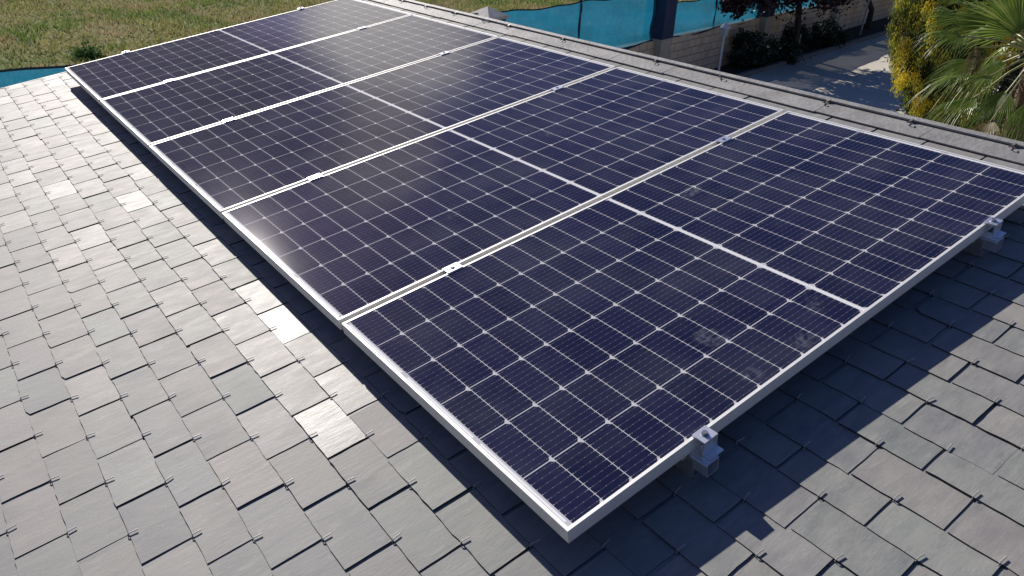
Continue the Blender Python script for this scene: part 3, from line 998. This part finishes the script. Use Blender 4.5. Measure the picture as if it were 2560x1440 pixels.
def frond(hub, axis, face, rad, spread, droop, mat, seed):
    """hub, blade axis and upper-face normal in world; nseg folded segments joined near the hub"""
    rr = random.Random(seed)
    hub = Vector(hub) - pbase; ax = Vector(axis).normalized(); fn = Vector(face); fn = (fn - ax * fn.dot(ax)).normalized(); sd = ax.cross(fn)
    m = MB(); nseg = 26
    for q in range(nseg):
        f = (q + .5) / nseg * 2 - 1
        a = f * spread
        d = ax * math.cos(a) + sd * math.sin(a)
        t = -ax * math.sin(a) + sd * math.cos(a)
        L_ = rad * (1 - .22 * abs(f) ** 2) * rr.uniform(.90, 1.05)
        wmax = L_ * .5 * spread / nseg * 1.15
        dr = droop * rr.uniform(.6, 1.5)
        st = []
        NS = 8
        for s_ in range(NS + 1):
            x = s_ / NS
            if x < .45: w = wmax * (x / .45) * .92 + .002
            else: w = wmax * .92 * max(.05, 1 - ((x - .45) / .55) ** 1.2)
            c = hub + d * (L_ * x) - Vector((0, 0, 1)) * (dr * L_ * max(0, x - .45) ** 2 * 2.2) - fn * (.10 * L_ * x * x * abs(f))
            fold = w * .55
            st.append((c + t * w - fn * 0, c + fn * fold * .0 - fn * fold, c - t * w))
        vs = [p for row in st for p in row]
        fs = []
        for s_ in range(NS):
            b = s_ * 3
            fs += [(b, b + 1, b + 4, b + 3), (b + 1, b + 2, b + 5, b + 4)]
        m.add(vs, fs)
    o = m.build('frond', mat, e)
    pt = MB()
    cr = Vector((0, 0, HC - .05)); mid_ = (cr + hub) / 2 + Vector((0, 0, .06))
    pt.tube([cr, (cr + mid_) / 2 + Vector((0, 0, .02)), mid_, hub + ax * .03], [.014, .012, .010, .007], 6)
    pt.build('petiole', M_PETIOLE, o)
Rv, Uv, Fv = _r, -_d, _f
def img_dir(dx, dy, dz=0.0): return (Rv * dx + Uv * dy + Fv * dz).normalized()
toC = lambda p: (CAM - Vector(p)).normalized()
px_m = PD * .85 / 1885.9 * 1.12
specs = [  # hub px, py, depth offset, axis (image right, up, away), blade length px, spread, droop, dry, tilt of the face
    (2550, 80, -.25, (-.62, .80, .1), 128, 1.25, .10, 0, .25),
    (2411, 90, -.45, (-1, -.05, -.2), 104, .95, .45, 0, .55),
    (2482, 190, -.55, (-1, -.06, -.3), 160, .75, .55, 0, .9),
    (2440, 242, -.35, (-.88, -.40, -.2), 122, .75, .70, 0, .75),
    (2480, 298, -.30, (-.62, -.72, -.2), 88, .85, .6, 1, .7),
    (2440, 0, -.15, (-.85, .5, .3), 95, .6, .2, 0, .4),
    (2440, 112, -.30, (-.25, -1, -.2), 80, .45, .5, 1, .5),
    (2575, 250, -.60, (-.1, -1, -.4), 95, .9, .7, 0, .7),
    (2570, 30, -.2, (.2, 1, .1), 150, 1.4, .2, 0, .3),
    (2640, 120, -.5, (1, .1, -.4), 130, 1.2, .5, 0, .5),
    (2660, 60, .3, (.8, .5, .5), 130, 1.2, .4, 0, .5),
    (2590, 90, .6, (.1, .3, 1), 130, 1.2, .5, 0, .5),
    (2505, 70, .55, (-.5, .2, .9), 105, .9, .5, 0, .5),
    (2640, 240, .2, (.8, -.6, .2), 120, 1.0, .8, 1, .5),
    (2515, 150, .25, (-.6, -.5, .5), 95, .9, .8, 0, .6),
    (2500, 330, .1, (-.3, -.9, .2), 80, .8, .8, 1, .6),
    (2445, 150, .1, (-.9, -.35, .3), 110, .8, .5, 0, .5),
    (2520, 225, -.1, (-.55, -.8, .1), 110, .9, .8, 0, .6),
    (2400, 45, .3, (-.95, .2, .4), 90, .8, .3, 0, .4),
    (2540, 345, -.15, (-.2, -.9, -.2), 80, 1.0, .7, 0, .6),
    (2470, 60, .1, (-.7, .5, .4), 110, 1.0, .3, 0, .4),
]
for q, (hx, hy, dd, a, ln, spd, drp, dry, tl) in enumerate(specs):
    hub = along_ray(hx, hy, PD + dd)
    fn = (toC(hub) * (1 - tl) + Vector((0, 0, 1)) * tl + SUN * .2)
    frond(hub, img_dir(*a), fn, ln * px_m, spd, drp, M_PALMDRY if dry else M_PALM, 40 + q)

# ------------------------------------------------------------------ meadow grass beyond the fence
k = NT('grass_blades')
pos = k.n('NewGeometry').outputs['Position']
c = k.ramp(k.island(), [(0, (.19, .21, .058)), (.5, (.27, .27, .085)), (.8, (.36, .315, .14)), (.95, (.36, .30, .15)), (1, (.48, .42, .26))])
c = k.mix(k.range(k.noise(.30, 3, pos), .46, .56, 0, .85), c, (.12, .20, .04))
c = k.mix(k.range(k.noise(.55, 4, pos, .6), .50, .60, 0, .85), c, (.39, .30, .17))
k.base(c); k.set(Roughness=.8); k.p.inputs['Specular IOR Level'].default_value = .2
tr = k.n('BsdfTranslucent'); k.l(c, tr.inputs[0]); ms = k.n('MixShader'); ms.inputs[0].default_value = .4
k.l(k.p.outputs[0], ms.inputs[1]); k.l(tr.outputs[0], ms.inputs[2]); k.l(ms.outputs[0], k.t.nodes['Material Output'].inputs['Surface'])
M_GRASS = k.m
r = np.random.default_rng(77)
N = 150000
al = r.uniform(-26, 14, N); pe = .5 + (r.uniform(0, 1, N) ** 1.25) * 32
P = np.stack([WA.x + WD.x * al + WN.x * pe, WA.y + WD.y * al + WN.y * pe, np.zeros(N)], 1)
# keep what lies before the camera
rel = P - np.array(CAM); dep = rel @ np.array(_f)
px = 1280 + 1885.9 * (rel @ np.array(_r)) / dep
keep = (dep > 1) & (px > -250) & (px < 2000)
P = P[keep]; n = len(P)
tall = .05 + .05 * (np.sin(P[:, 0] * .9 + 1.3 * np.sin(P[:, 1] * .55)) * np.sin(P[:, 1] * .8) > -.1) + r.uniform(0, .12, n)
ang = r.uniform(0, 2 * np.pi, n); wd = r.uniform(.012, .030, n); lean = r.normal(size=(n, 2)) * .10
d = np.stack([np.cos(ang), np.sin(ang), np.zeros(n)], 1) * wd[:, None]
tp_ = P + np.stack([lean[:, 0], lean[:, 1], tall], 1)
V = np.stack([P - d, P + d, tp_], 1).reshape(-1, 3)
tag(poly_mesh('meadow_grass', V, 3, M_GRASS), 'dry green grass and weeds of the meadow beyond the fence', 'grass', kind='stuff')

M_WEED = leaf_mat('weed_leaves', (.035, .085, .020), (.055, .13, .032), (.085, .17, .05), .3, .75, .15)
shrub(at(225, 146, 0), (.30, .26, .09), 1100, .045, M_WEED, 'green weed clump behind the blue net at the far left', 51, name='weed_clump')
